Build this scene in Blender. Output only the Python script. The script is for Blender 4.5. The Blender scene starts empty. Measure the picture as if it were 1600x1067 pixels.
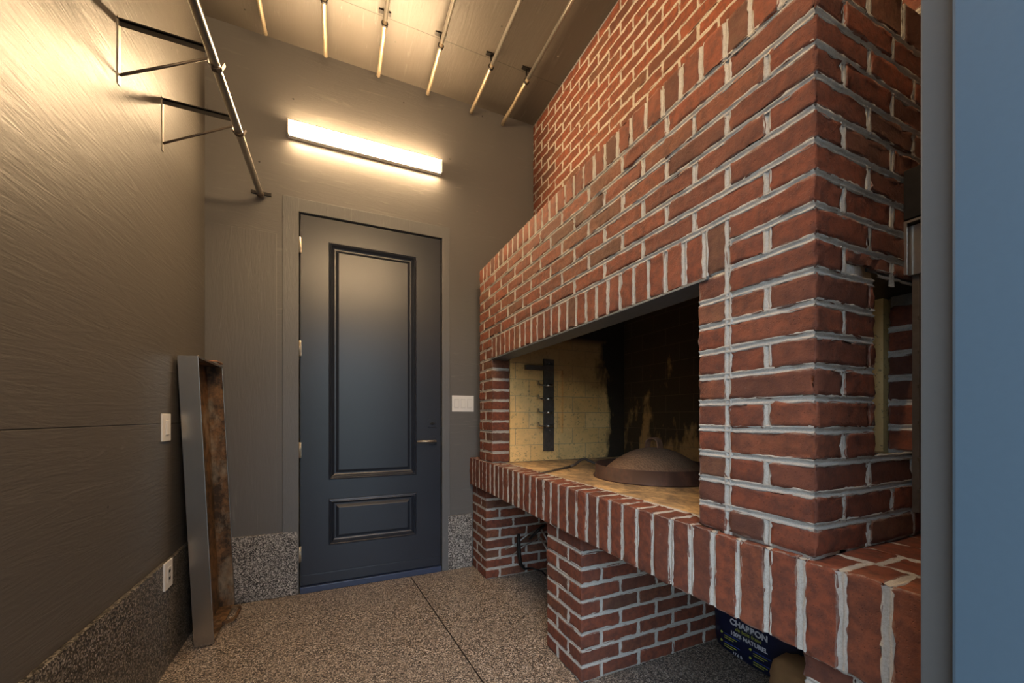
import bpy, bmesh, math, random
import numpy as np
from mathutils import Vector, Matrix

# ------------------------------------------------------------------ camera, world, exposure
sc = bpy.context.scene
COL = sc.collection
random.seed(7)
rng = np.random.default_rng(7)

H = 1.14                                   # camera height
cd = bpy.data.cameras.new('camera')
cam = bpy.data.objects.new('camera', cd)
COL.objects.link(cam)
cam.location = (0, 0, H)
cam.rotation_euler = (math.radians(90), 0, math.radians(-23.9))
cd.sensor_width = 36
cd.lens = 615 / 1600 * 36
cd.shift_y = 117.5 / 1600
cd.clip_start = 0.02
sc.camera = cam

W = bpy.data.worlds.new('world')
sc.world = W
W.use_nodes = True
nt = W.node_tree
nt.nodes.clear()
wo = nt.nodes.new('ShaderNodeOutputWorld')
bg = nt.nodes.new('ShaderNodeBackground')
tc = nt.nodes.new('ShaderNodeTexCoord')
sp = nt.nodes.new('ShaderNodeSeparateXYZ')
rp = nt.nodes.new('ShaderNodeValToRGB')
nt.links.new(tc.outputs['Generated'], sp.inputs[0])
nt.links.new(sp.outputs['Z'], rp.inputs[0])
els = rp.color_ramp.elements
els[0].position = 0.0; els[0].color = (0.20, 0.24, 0.22, 1)
els[1].position = 0.6; els[1].color = (0.58, 0.76, 1.0, 1)
e = els.new(0.10); e.color = (0.32, 0.42, 0.42, 1)
e = els.new(0.22); e.color = (0.60, 0.77, 1.0, 1)
side = nt.nodes.new('ShaderNodeMapRange')
side.inputs['From Min'].default_value = -.25
side.inputs['From Max'].default_value = .35
side.inputs['To Min'].default_value = 1.0
side.inputs['To Max'].default_value = .22
nt.links.new(sp.outputs['X'], side.inputs['Value'])
vm = nt.nodes.new('ShaderNodeVectorMath')
vm.operation = 'SCALE'
nt.links.new(rp.outputs[0], vm.inputs[0])
nt.links.new(side.outputs[0], vm.inputs['Scale'])
nt.links.new(vm.outputs[0], bg.inputs[0])
bg.inputs[1].default_value = 7.4
nt.links.new(bg.outputs[0], wo.inputs[0])

LAMP_COLOR = (1.0, 0.685, 0.375)
LAMP_STRENGTH = 185.0

sc.view_settings.view_transform = 'Standard'
sc.view_settings.look = 'None'
sc.view_settings.exposure = 0.35
sc.view_settings.gamma = 1
sc.view_settings.use_curve_mapping = False
try:
    sc.cycles.max_bounces = 8
    sc.cycles.diffuse_bounces = 5
    sc.cycles.use_denoising = True
except Exception:
    pass

# ------------------------------------------------------------------ room dimensions (metres)
XL, YF, ZC = -0.723, 2.884, 3.53           # left wall, far wall, ceiling
XR = 1.468                                 # upper brick wall
YN = 0.22                                  # inner face of the near wall
XB, YB0, YB1 = 0.94, 0.509, 2.697          # breast front and ends
YO0, YO1 = 0.809, 2.447                    # fire opening
ZH0, ZH1 = 0.628, 0.83                     # hearth underside and top
CO = 0.0698                                # brick course
XP = 0.948                                 # pier front
XH = 0.924                                 # hearth front
XFB = 2.04                                 # firebox back
ZT = 2.192                                 # breast top

# ------------------------------------------------------------------ node helpers
def new_mat(name):
    m = bpy.data.materials.new(name)
    m.use_nodes = True
    t = m.node_tree
    b = t.nodes['Principled BSDF']
    return m, t, b

def N(t, typ, **kw):
    n = t.nodes.new(typ)
    for k, v in kw.items():
        setattr(n, k, v)
    return n

def L(t, a, b):
    t.links.new(a, b)

def ramp(t, fac, stops, interp='LINEAR'):
    r = N(t, 'ShaderNodeValToRGB')
    r.color_ramp.interpolation = interp
    el = r.color_ramp.elements
    while len(el) > 1:
        el.remove(el[-1])
    el[0].position = stops[0][0]
    c = stops[0][1]
    el[0].color = (c, c, c, 1) if not isinstance(c, tuple) else (*c, 1)
    for p, c in stops[1:]:
        x = el.new(p)
        x.color = (c, c, c, 1) if not isinstance(c, tuple) else (*c, 1)
    if fac is not None:
        L(t, fac, r.inputs[0])
    return r.outputs[0]

def mix(t, fac, a, b, mode='MIX'):
    n = N(t, 'ShaderNodeMix', data_type='RGBA', blend_type=mode)
    for sock, v in ((n.inputs[0], fac), (n.inputs[6], a), (n.inputs[7], b)):
        if isinstance(v, (int, float)):
            sock.default_value = v
        elif isinstance(v, tuple):
            sock.default_value = (*v, 1)
        else:
            L(t, v, sock)
    return n.outputs[2]

def math_(t, op, a, b=None, clamp=False):
    n = N(t, 'ShaderNodeMath', operation=op)
    n.use_clamp = clamp
    for i, v in enumerate((a, b)):
        if v is None:
            continue
        if isinstance(v, (int, float)):
            n.inputs[i].default_value = v
        else:
            L(t, v, n.inputs[i])
    return n.outputs[0]

def coords(t, scale=(1, 1, 1), rot=(0, 0, 0)):
    tc = N(t, 'ShaderNodeTexCoord')
    mp = N(t, 'ShaderNodeMapping')
    mp.inputs['Scale'].default_value = scale
    mp.inputs['Rotation'].default_value = rot
    L(t, tc.outputs['Object'], mp.inputs[0])
    return mp.outputs[0]

def noise(t, vec, scale, detail=4, rough=.55, dist=0):
    n = N(t, 'ShaderNodeTexNoise')
    n.inputs['Scale'].default_value = scale
    n.inputs['Detail'].default_value = detail
    n.inputs['Roughness'].default_value = rough
    n.inputs['Distortion'].default_value = dist
    if vec is not None:
        L(t, vec, n.inputs['Vector'])
    return n.outputs['Fac']

def voro(t, vec, scale, out='Distance', feature='F1', rand=1):
    n = N(t, 'ShaderNodeTexVoronoi', feature=feature)
    n.inputs['Scale'].default_value = scale
    n.inputs['Randomness'].default_value = rand
    L(t, vec, n.inputs['Vector'])
    return n.outputs[out]

def bump(t, b, hgt, strength=.4, dist=.004, prev=None):
    n = N(t, 'ShaderNodeBump')
    n.inputs['Strength'].default_value = strength
    n.inputs['Distance'].default_value = dist
    L(t, hgt, n.inputs['Height'])
    if prev is not None:
        L(t, prev, n.inputs['Normal'])
    L(t, n.outputs[0], b.inputs['Normal'])
    return n.outputs[0]

def attr(t, name):
    n = N(t, 'ShaderNodeAttribute', attribute_name=name)
    return n.outputs['Fac']

def plain(name, color, rough=.5, metal=0, bump_scale=None, bump_s=.2, var=.0):
    m, t, b = new_mat(name)
    b.inputs['Roughness'].default_value = rough
    b.inputs['Metallic'].default_value = metal
    v = coords(t)
    n = noise(t, v, bump_scale or 30)
    dark = tuple(c * (1 - var) for c in color)
    lite = tuple(min(1, c * (1 + var)) for c in color)
    L(t, mix(t, n, dark, lite), b.inputs['Base Color'])
    if bump_scale:
        bump(t, b, n, bump_s, .002)
    return m

# ------------------------------------------------------------------ materials
def brick_mat():
    m, t, b = new_mat('red_brick')
    v = coords(t)
    r1 = attr(t, 'rnd')
    ed = attr(t, 'edge')
    base = ramp(t, r1, [(0, (.085, .040, .027)), (.25, (.135, .049, .030)), (.5, (.185, .055, .030)),
                        (.72, (.228, .063, .031)), (.88, (.172, .074, .040)), (1, (.108, .056, .037))])
    n1 = noise(t, v, 38, 6, .65)
    n2 = noise(t, v, 9, 3)
    c = mix(t, ramp(t, n1, [(.38, .0), (.62, .75)]), base, (.085, .034, .024))
    c = mix(t, ramp(t, n2, [(.5, 0), (.8, .45)]), c, (.30, .10, .055))
    # gritty specks
    vs = voro(t, v, 160)
    c = mix(t, ramp(t, vs, [(.08, .55), (.2, 0)]), c, (.06, .03, .025))
    # mortar film left on the arrises
    n3 = noise(t, v, 75, 5, .7)
    film = math_(t, 'ADD', math_(t, 'MULTIPLY', ed, -90), math_(t, 'ADD', n3, -.02))
    n4 = noise(t, v, 5, 2)
    blot = math_(t, 'MULTIPLY', ramp(t, n3, [(.62, 0), (.72, .5)]), ramp(t, n4, [(.56, 0), (.7, 1)]))
    f = math_(t, 'MAXIMUM', ramp(t, film, [(.2, 0), (.5, .5)]), blot)
    c = mix(t, f, c, (.30, .25, .21))
    L(t, c, b.inputs['Base Color'])
    b.inputs['Roughness'].default_value = .82
    b.inputs['Specular IOR Level'].default_value = .3
    h = math_(t, 'ADD', math_(t, 'MULTIPLY', n1, .8), math_(t, 'MULTIPLY', ramp(t, vs, [(.05, 0), (.25, 1)]), .25))
    bump(t, b, h, .8, .006)
    return m

def mortar_mat():
    m, t, b = new_mat('grey_mortar')
    v = coords(t)
    n = noise(t, v, 45, 6, .7)
    n2 = noise(t, v, 260, 3, .7)
    c = mix(t, n, (.34, .31, .27), (.58, .53, .46))
    c = mix(t, ramp(t, n2, [(.35, .35), (.55, 0)]), c, (.22, .19, .17))
    L(t, c, b.inputs['Base Color'])
    b.inputs['Roughness'].default_value = .92
    b.inputs['Specular IOR Level'].default_value = .2
    bump(t, b, math_(t, 'ADD', n, math_(t, 'MULTIPLY', n2, .4)), .6, .003)
    return m

def plywood_mat(name, u, seams, bs=.25, base=(.120, .113, .106), rough=.42, grain_scale=1.0):
    """satin painted plywood: u is the grain direction axis, seams = list of (axis, value)"""
    m, t, b = new_mat(name)
    sc_ = [14.0, 14.0, 14.0]
    sc_['XYZ'.index(u)] = 1.6
    v = coords(t, tuple(s * grain_scale for s in sc_))
    vo = coords(t)
    g = noise(t, v, 1.6, 7, .62, 2.2)
    fine = noise(t, v, 9, 3, .6, .6)
    big = noise(t, vo, 1.3, 3)
    c = mix(t, big, tuple(x * .9 for x in base), tuple(x * 1.1 for x in base))
    patch = ramp(t, noise(t, vo, 2.3, 2), [(.42, .15), (.62, 1)])
    streak = math_(t, 'MULTIPLY', ramp(t, g, [(.60, 0), (.66, 1)]), patch)
    c = mix(t, math_(t, 'MULTIPLY', streak, .16), c, (.34, .31, .28))
    # little knocks, screws and filler dots
    vd = voro(t, vo, 5.2)
    c = mix(t, ramp(t, vd, [(.024, .95), (.036, 0)]), c, (.012, .010, .008))
    vd2 = voro(t, coords(t, (1, 1, 1), (.4, .9, .2)), 3.1)
    c = mix(t, ramp(t, vd2, [(.012, .8), (.018, 0)]), c, (.5, .46, .38))
    geo = N(t, 'ShaderNodeNewGeometry')
    sx = N(t, 'ShaderNodeSeparateXYZ')
    L(t, geo.outputs['Position'], sx.inputs[0])
    hgt = math_(t, 'ADD', math_(t, 'MULTIPLY', g, .9), math_(t, 'MULTIPLY', fine, .22))
    for ax, val in seams:
        d = math_(t, 'ABSOLUTE', math_(t, 'SUBTRACT', sx.outputs[ax], val))
        s = ramp(t, math_(t, 'MULTIPLY', d, 100), [(.12, 1), (.26, 0)])
        c = mix(t, s, c, (.02, .018, .016))
        hgt = math_(t, 'SUBTRACT', hgt, math_(t, 'MULTIPLY', s, 1.5))
    L(t, c, b.inputs['Base Color'])
    b.inputs['Roughness'].default_value = rough
    b.inputs['Specular IOR Level'].default_value = .5
    bump(t, b, hgt, bs, .006)
    return m

def flake_mat(name, stops, scale=230):
    m, t, b = new_mat(name)
    v = coords(t)
    n = N(t, 'ShaderNodeTexVoronoi')
    n.inputs['Scale'].default_value = scale
    L(t, v, n.inputs['Vector'])
    s = N(t, 'ShaderNodeSeparateColor')
    L(t, n.outputs['Color'], s.inputs[0])
    c = ramp(t, s.outputs[0], stops, 'CONSTANT')
    L(t, c, b.inputs['Base Color'])
    b.inputs['Roughness'].default_value = .38
    bump(t, b, s.outputs[1], .35, .0015)
    return m

def firebrick_mat(name, plane):
    """cream firebrick in running bond, stained and sooted. plane: 'XZ', 'YZ' or 'XY'"""
    m, t, b = new_mat(name)
    geo = N(t, 'ShaderNodeNewGeometry')
    sx = N(t, 'ShaderNodeSeparateXYZ')
    L(t, geo.outputs['Position'], sx.inputs[0])
    cb = N(t, 'ShaderNodeCombineXYZ')
    L(t, sx.outputs[plane[0]], cb.inputs[0])
    L(t, sx.outputs[plane[1]], cb.inputs[1])
    off = N(t, 'ShaderNodeVectorMath', operation='ADD')
    L(t, cb.outputs[0], off.inputs[0])
    off.inputs[1].default_value = (.03, -ZH1 - .002, 0)
    bt = N(t, 'ShaderNodeTexBrick')
    bt.inputs['Scale'].default_value = 1
    bt.inputs['Brick Width'].default_value = .228
    bt.inputs['Row Height'].default_value = .113
    bt.inputs['Mortar Size'].default_value = .0016
    bt.inputs['Mortar Smooth'].default_value = .3
    bt.inputs['Color1'].default_value = (.92, .60, .24, 1)
    bt.inputs['Color2'].default_value = (.84, .51, .18, 1)
    bt.inputs['Mortar'].default_value = (.30, .24, .15, 1)
    L(t, off.outputs[0], bt.inputs['Vector'])
    v = coords(t)
    n1 = noise(t, v, 7, 6, .65)
    n2 = noise(t, v, 55, 5, .7)
    c = mix(t, ramp(t, n1, [(.45, 0), (.78, .45)]), bt.outputs['Color'], (.36, .20, .065))
    c = mix(t, ramp(t, n2, [(.56, 0), (.66, .6)]), c, (.20, .13, .06))
    X, Y, Z = sx.outputs['X'], sx.outputs['Y'], sx.outputs['Z']
    # black pitting low down
    low = ramp(t, math_(t, 'ADD', math_(t, 'MULTIPLY', math_(t, 'SUBTRACT', Z, ZH1), 5), n1), [(.35, 1), (1.1, 0)])
    pit = ramp(t, noise(t, v, 48, 4, .8), [(.56, 0), (.62, .85)])
    nz = noise(t, coords(t, (1, 1, .45)), 4.2, 5, .62)
    if plane == 'XZ':      # side walls: clean towards the room, brown above, black towards the back
        c = mix(t, math_(t, 'MULTIPLY', low, pit), c, (.035, .025, .018))
        br = math_(t, 'ADD', math_(t, 'MULTIPLY', math_(t, 'SUBTRACT', Z, 1.40), 4.5), math_(t, 'SUBTRACT', nz, .5))
        br2 = math_(t, 'ADD', br, math_(t, 'MULTIPLY', math_(t, 'SUBTRACT', X, 1.3), 1.1))
        c = mix(t, ramp(t, br2, [(.0, 0), (.45, .70)]), c, (.26, .115, .035))
        k = math_(t, 'ADD', math_(t, 'MULTIPLY', math_(t, 'SUBTRACT', X, 1.84), 6.0),
                  math_(t, 'MULTIPLY', math_(t, 'SUBTRACT', nz, .5), 3.0))
        k = math_(t, 'ADD', k, math_(t, 'MULTIPLY', math_(t, 'SUBTRACT', Z, 1.13), .6))
        k2 = math_(t, 'MULTIPLY', math_(t, 'SUBTRACT', Z, 1.66), 6)
        k = math_(t, 'MAXIMUM', k, k2)
        c = mix(t, ramp(t, k, [(.0, 0), (.35, .97)]), c, (.016, .012, .009))
    elif plane == 'YZ':    # back wall: black with tongues of scorched brick at the foot
        k = math_(t, 'ADD', math_(t, 'MULTIPLY', math_(t, 'SUBTRACT', Z, 1.04), 2.4),
                  math_(t, 'MULTIPLY', math_(t, 'SUBTRACT', nz, .46), 6.0))
        c = mix(t, .55, c, (.30, .13, .04))
        c = mix(t, ramp(t, k, [(-.0, 0.15), (.45, .93)]), c, (.030, .021, .012))
        c = mix(t, math_(t, 'MULTIPLY', bt.outputs['Fac'], .45), c, (.26, .19, .10))
    else:
        ash = noise(t, coords(t, (1.5, 1, 1)), 9, 8, .72, .8)
        c = mix(t, ramp(t, ash, [(.38, .0), (.62, .9)]), mix(t, .45, c, (.44, .31, .20)), (.14, .095, .06))
    L(t, c, b.inputs['Base Color'])
    b.inputs['Roughness'].default_value = .8 if plane != 'XY' else .6
    h = math_(t, 'ADD', math_(t, 'MULTIPLY', bt.outputs['Fac'], -1.2), math_(t, 'MULTIPLY', n2, .5))
    bump(t, b, h, .5, .003)
    return m

def rust_steel(name, clean=(.55, .53, .50), rust=(.20, .085, .03), lo=.40, hi=.62, dark=.35, metal=.85, rough=.34, scl=5):
    m, t, b = new_mat(name)
    v = coords(t, (1, 1, .5))
    n1 = noise(t, v, scl, 7, .68)
    n2 = noise(t, coords(t), 22, 5, .7)
    f = ramp(t, n1, [(lo, 0), (hi, 1)])
    rc = mix(t, ramp(t, math_(t, 'ADD', math_(t, 'MULTIPLY', n2, .5), math_(t, 'MULTIPLY', noise(t, coords(t, (1, 1, .35)), 7, 5, .7), .5)), [(.42, 0), (.56, 1)]), rust, tuple(x * dark for x in rust))
    L(t, mix(t, f, clean, rc), b.inputs['Base Color'])
    L(t, math_(t, 'MULTIPLY', math_(t, 'SUBTRACT', 1, f), metal), b.inputs['Metallic'])
    L(t, math_(t, 'ADD', math_(t, 'MULTIPLY', f, .3), rough), b.inputs['Roughness'])
    bump(t, b, n2, .2, .002)
    return m

def lamp_mat(name, k=1.0):
    m, t, b = new_mat(name)
    b.inputs['Base Color'].default_value = (.9, .88, .82, 1)
    b.inputs['Emission Color'].default_value = (*LAMP_COLOR, 1)
    b.inputs['Emission Strength'].default_value = LAMP_STRENGTH * k
    return m

M_BRICK, M_MORTAR = brick_mat(), mortar_mat()
M_WLEFT = plywood_mat('painted_plywood_left', 'Y', [('Z', 1.108)], .38, base=(.098, .087, .075), rough=.44)
M_WFAR = plywood_mat('painted_plywood_far', 'X', [])
M_WFARV = plywood_mat('painted_plywood_upright', 'Z', [])
M_CEIL = plywood_mat('painted_plywood_ceiling', 'Y', [('Y', 2.46), ('X', .62)], base=(.080, .068, .056), rough=.46)
M_TRIM = plywood_mat('painted_trim', 'Z', [], base=(.125, .125, .125), rough=.42, grain_scale=2.0)
M_FLOOR = flake_mat('flake_floor', [(0, (.022, .018, .015)), (.26, (.11, .085, .065)), (.45, (.26, .20, .15)), (.64, (.42, .345, .265)),
                                    (.8, (.15, .125, .105)), (.90, (.60, .53, .44))], 235)
M_COVE = flake_mat('flake_cove', [(0, (.018, .016, .015)), (.28, (.11, .10, .09)), (.48, (.27, .25, .23)), (.68, (.42, .39, .35)),
                                  (.82, (.10, .09, .08)), (.9, (.56, .52, .47))], 215)
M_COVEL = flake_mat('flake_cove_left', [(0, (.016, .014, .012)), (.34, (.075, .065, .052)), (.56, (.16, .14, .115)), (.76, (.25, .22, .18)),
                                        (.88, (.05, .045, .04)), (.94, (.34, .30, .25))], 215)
M_FB_SIDE = firebrick_mat('firebrick_side', 'XZ')
M_FB_BACK = firebrick_mat('firebrick_back', 'YZ')
M_FB_FLOOR = firebrick_mat('firebrick_hearth', 'XY')

def cream_mat():
    m, t, b = new_mat('cream_firebrick')
    v = coords(t)
    n = noise(t, v, 30, 5, .7)
    c = mix(t, n, (.62, .42, .16), (.78, .56, .25))
    c = mix(t, ramp(t, noise(t, v, 70, 3, .8), [(.6, 0), (.66, .7)]), c, (.08, .05, .03))
    L(t, c, b.inputs['Base Color'])
    b.inputs['Roughness'].default_value = .8
    return m
M_CREAM = cream_mat()
M_DOOR, _t, _b = new_mat('door_paint')
_b.inputs['Roughness'].default_value = .33
_n = noise(_t, coords(_t), 5, 3)
L(_t, mix(_t, _n, (.017, .021, .032), (.022, .027, .039)), _b.inputs['Base Color'])
bump(_t, _b, noise(_t, coords(_t), 9, 3), .05, .003)
M_SILL = plain('sill_paint', (.040, .055, .105), .35, 0, 30, .1, .25)
M_JAMB = plain('daylight_tinted_jamb', (.045, .066, .084), .42, 0, 120, .05, .06)  # blue of the outside daylight is mixed into this jamb colour
M_JAMB2 = plain('lamp_tinted_jamb_edge', (.058, .053, .048), .45, 0, 90, .05, .06)  # warm light from the room is mixed into this strip's colour
M_BLACK = plain('black_steel', (.020, .018, .017), .42, .6, 60, .2, .3)
M_LINTEL = plain('bluish_lit_steel', (.12, .135, .15), .45, .3, 40, .2, .3)  # bluish light on the lintel edge is put into the steel colour
M_IRON = plain('dark_iron', (.115, .092, .074), .5, .5, 40, .25, .4)
M_GALV = plain('galvanised_steel', (.50, .47, .42), .30, .95, 60, .1, .18)
M_TAN = plain('tan_pipe', (.50, .41, .28), .38, .75, 25, .3, .35)  # tan metal for the far ends of the ceiling poles
M_WHITE = plain('white_plastic', (.74, .72, .69), .35, 0, 20, .0, .03)
M_WHITE2 = plain('white_plastic_shade', (.60, .58, .55), .35, 0, 20, .0, .03)
M_HINGE = plain('satin_hinge', (.62, .54, .42), .35, .8, 50, .05, .1)
M_PAN = plain('stainless_sheet', (.47, .43, .38), .27, 1.0, 12, .10, .10)
M_PANIN = rust_steel('rusted_pan', (.36, .30, .22), (.19, .095, .036), .32, .50, .16, .7, .35, 4.2)
M_LAMP = lamp_mat('lit_diffuser')
M_LAMP2 = lamp_mat('lit_diffuser_near', .75)
M_RUST = rust_steel('rusty_iron', (.28, .15, .09), (.36, .18, .10), .35, .65, .35, .3, .55, 14)
M_RIM = rust_steel('dark_rusty_band', (.075, .040, .028), (.15, .062, .035), .45, .65, .4, .4, .5, 10)
M_BAG = plain('navy_paper', (.005, .009, .038), .38, 0, 35, .25, .3)
M_KRAFT = plain('kraft_paper', (.36, .20, .085), .8, 0, 25, .3, .2)
M_PRINTW = plain('white_print', (.62, .62, .66), .6)
M_PRINTY = plain('lime_print', (.45, .47, .06), .6)
M_PRINTB = plain('blue_print', (.05, .09, .42), .6)
M_PLASTER = plain('grey_block', (.12, .11, .10), .9, 0, 30, .3, .2)
M_GROUND = plain('outside_paving', (.22, .22, .21), .9, 0, 20, .3, .2)
M_TWINE = plain('pale_twine', (.52, .42, .26), .8)

def dome_mat():
    m, t, b = new_mat('hammered_rusty_dome')
    v = coords(t)
    w = N(t, 'ShaderNodeTexWave')
    w.inputs['Scale'].default_value = 26
    w.inputs['Distortion'].default_value = 9
    w.inputs['Detail'].default_value = 3
    w.inputs['Detail Scale'].default_value = 2.5
    L(t, v, w.inputs['Vector'])
    n = noise(t, v, 16, 5, .65)
    c = mix(t, n, (.20, .115, .065), (.38, .23, .135))
    c = mix(t, ramp(t, w.outputs['Fac'], [(.2, .45), (.6, 0)]), c, (.075, .04, .022))
    L(t, c, b.inputs['Base Color'])
    b.inputs['Roughness'].default_value = .72
    b.inputs['Metallic'].default_value = .25
    bump(t, b, w.outputs['Fac'], .35, .003)
    return m
M_DOME = dome_mat()

# ------------------------------------------------------------------ object helpers
def tag(o, label=None, cat=None, group=None, kind=None):
    if label: o['label'] = label
    if cat: o['category'] = cat
    if group: o['group'] = group
    if kind: o['kind'] = kind
    return o

def empty(name, loc=(0, 0, 0), rot=(0, 0, 0), parent=None):
    o = bpy.data.objects.new(name, None)
    o.empty_display_size = .1
    COL.objects.link(o)
    o.location = loc
    o.rotation_euler = rot
    if parent: o.parent = parent
    return o

def link_mesh(name, me, mats, parent=None, smooth=False):
    for m in (mats if isinstance(mats, (list, tuple)) else [mats]):
        me.materials.append(m)
    if smooth:
        me.polygons.foreach_set('use_smooth', [True] * len(me.polygons))
    o = bpy.data.objects.new(name, me)
    COL.objects.link(o)
    if parent: o.parent = parent
    return o

class MB:
    """collects shapes, then links them as one mesh object"""
    def __init__(self):
        self.bm = bmesh.new()
        self.mi = 0
    def _faces(self, vs, quads):
        for q in quads:
            try:
                f = self.bm.faces.new([vs[i] for i in q])
                f.material_index = self.mi
            except ValueError:
                pass
    def box(self, x0, x1, y0, y1, z0, z1, bev=0.0):
        b2 = bmesh.new()
        vs = [b2.verts.new((x, y, z)) for x in (x0, x1) for y in (y0, y1) for z in (z0, z1)]
        for q in ((0, 1, 3, 2), (4, 6, 7, 5), (0, 4, 5, 1), (2, 3, 7, 6), (0, 2, 6, 4), (1, 5, 7, 3)):
            b2.faces.new([vs[i] for i in q])
        if bev > 0:
            bmesh.ops.bevel(b2, geom=list(b2.edges), offset=bev, segments=2, affect='EDGES', profile=.6)
        mp = {v: self.bm.verts.new(v.co) for v in b2.verts}
        for f in b2.faces:
            nf = self.bm.faces.new([mp[v] for v in f.verts])
            nf.material_index = self.mi
        b2.free()
        return self
    def tube(self, pts, r, seg=12, caps=True, smooth=True):
        pts = [Vector(p) for p in pts]
        n = len(pts)
        rs = r if isinstance(r, (list, tuple)) else [r] * n
        rings = []
        up = None
        for i, p in enumerate(pts):
            d = (pts[min(i + 1, n - 1)] - pts[max(i - 1, 0)]).normalized()
            if up is None:
                up = Vector((0, 0, 1)) if abs(d.z) < .9 else Vector((1, 0, 0))
            a = d.cross(up).normalized()
            bb = a.cross(d).normalized()
            up = bb
            rings.append([self.bm.verts.new(p + (a * math.cos(2 * math.pi * k / seg) + bb * math.sin(2 * math.pi * k / seg)) * rs[i]) for k in range(seg)])
        for i in range(n - 1):
            for k in range(seg):
                f = self.bm.faces.new([rings[i][k], rings[i][(k + 1) % seg], rings[i + 1][(k + 1) % seg], rings[i + 1][k]])
                f.smooth = smooth
                f.material_index = self.mi
        if caps:
            for rg in (rings[0][::-1], rings[-1]):
                f = self.bm.faces.new(rg); f.material_index = self.mi
        return self
    def lathe(self, prof, c=(0, 0, 0), seg=64, closed=False):
        rings = []
        for r, z in prof:
            if r < 1e-6:
                rings.append([self.bm.verts.new((c[0], c[1], c[2] + z))])
            else:
                rings.append([self.bm.verts.new((c[0] + r * math.cos(2 * math.pi * k / seg), c[1] + r * math.sin(2 * math.pi * k / seg), c[2] + z)) for k in range(seg)])
        pairs = list(zip(rings, rings[1:]))
        if closed: pairs.append((rings[-1], rings[0]))
        for a, b in pairs:
            for k in range(seg):
                k2 = (k + 1) % seg
                if len(a) == 1: vs = [a[0], b[k2], b[k]]
                elif len(b) == 1: vs = [a[k], a[k2], b[0]]
                else: vs = [a[k], a[k2], b[k2], b[k]]
                f = self.bm.faces.new(vs); f.smooth = True; f.material_index = self.mi
        return self
    def strip(self, pts, width, thick, wdir):
        """flat bar along pts: width along wdir"""
        pts = [Vector(p) for p in pts]; wd = Vector(wdir).normalized()
        rings = []
        for i, p in enumerate(pts):
            d = (pts[min(i + 1, len(pts) - 1)] - pts[max(i - 1, 0)]).normalized()
            nn = d.cross(wd).normalized()
            rings.append([self.bm.verts.new(p + wd * (sx * width / 2) + nn * (sy * thick / 2)) for sx, sy in ((-1, -1), (1, -1), (1, 1), (-1, 1))])
        for a, b in zip(rings, rings[1:]):
            for k in range(4):
                f = self.bm.faces.new([a[k], a[(k + 1) % 4], b[(k + 1) % 4], b[k]]); f.material_index = self.mi
        for rg in (rings[0][::-1], rings[-1]):
            f = self.bm.faces.new(rg); f.material_index = self.mi
        return self
    def build(self, name, mats, parent=None):
        bmesh.ops.recalc_face_normals(self.bm, faces=self.bm.faces)
        me = bpy.data.meshes.new(name)
        self.bm.to_mesh(me)
        self.bm.free()
        return link_mesh(name, me, mats, parent)

# ------------------------------------------------------------------ masonry
_tpl = {}
def axis_lines(Ln, step):
    r1, r2 = .0035, .011
    if Ln < .035:
        return [0, r1, Ln - r1, Ln]
    inner = max(1, int(round((Ln - 2 * r2) / step)))
    return [0, r1] + [r2 + (Ln - 2 * r2) * i / inner for i in range(inner + 1)] + [Ln - r1, Ln]

def template(nx, ny, nz):
    key = (nx, ny, nz)
    if key in _tpl: return _tpl[key]
    idx = {}
    ijk = []
    def g(i, j, k):
        q = (i, j, k)
        if q not in idx:
            idx[q] = len(ijk); ijk.append(q)
        return idx[q]
    fs = []
    for i in range(nx - 1):
        for j in range(ny - 1):
            fs.append((g(i, j, 0), g(i, j + 1, 0), g(i + 1, j + 1, 0), g(i + 1, j, 0)))
            fs.append((g(i, j, nz - 1), g(i + 1, j, nz - 1), g(i + 1, j + 1, nz - 1), g(i, j + 1, nz - 1)))
    for i in range(nx - 1):
        for k in range(nz - 1):
            fs.append((g(i, 0, k), g(i + 1, 0, k), g(i + 1, 0, k + 1), g(i, 0, k + 1)))
            fs.append((g(i, ny - 1, k), g(i, ny - 1, k + 1), g(i + 1, ny - 1, k + 1), g(i + 1, ny - 1, k)))
    for j in range(ny - 1):
        for k in range(nz - 1):
            fs.append((g(0, j, k), g(0, j, k + 1), g(0, j + 1, k + 1), g(0, j + 1, k)))
            fs.append((g(nx - 1, j, k), g(nx - 1, j + 1, k), g(nx - 1, j + 1, k + 1), g(nx - 1, j, k + 1)))
    _tpl[key] = (np.array(ijk), np.array(fs))
    return _tpl[key]

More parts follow.
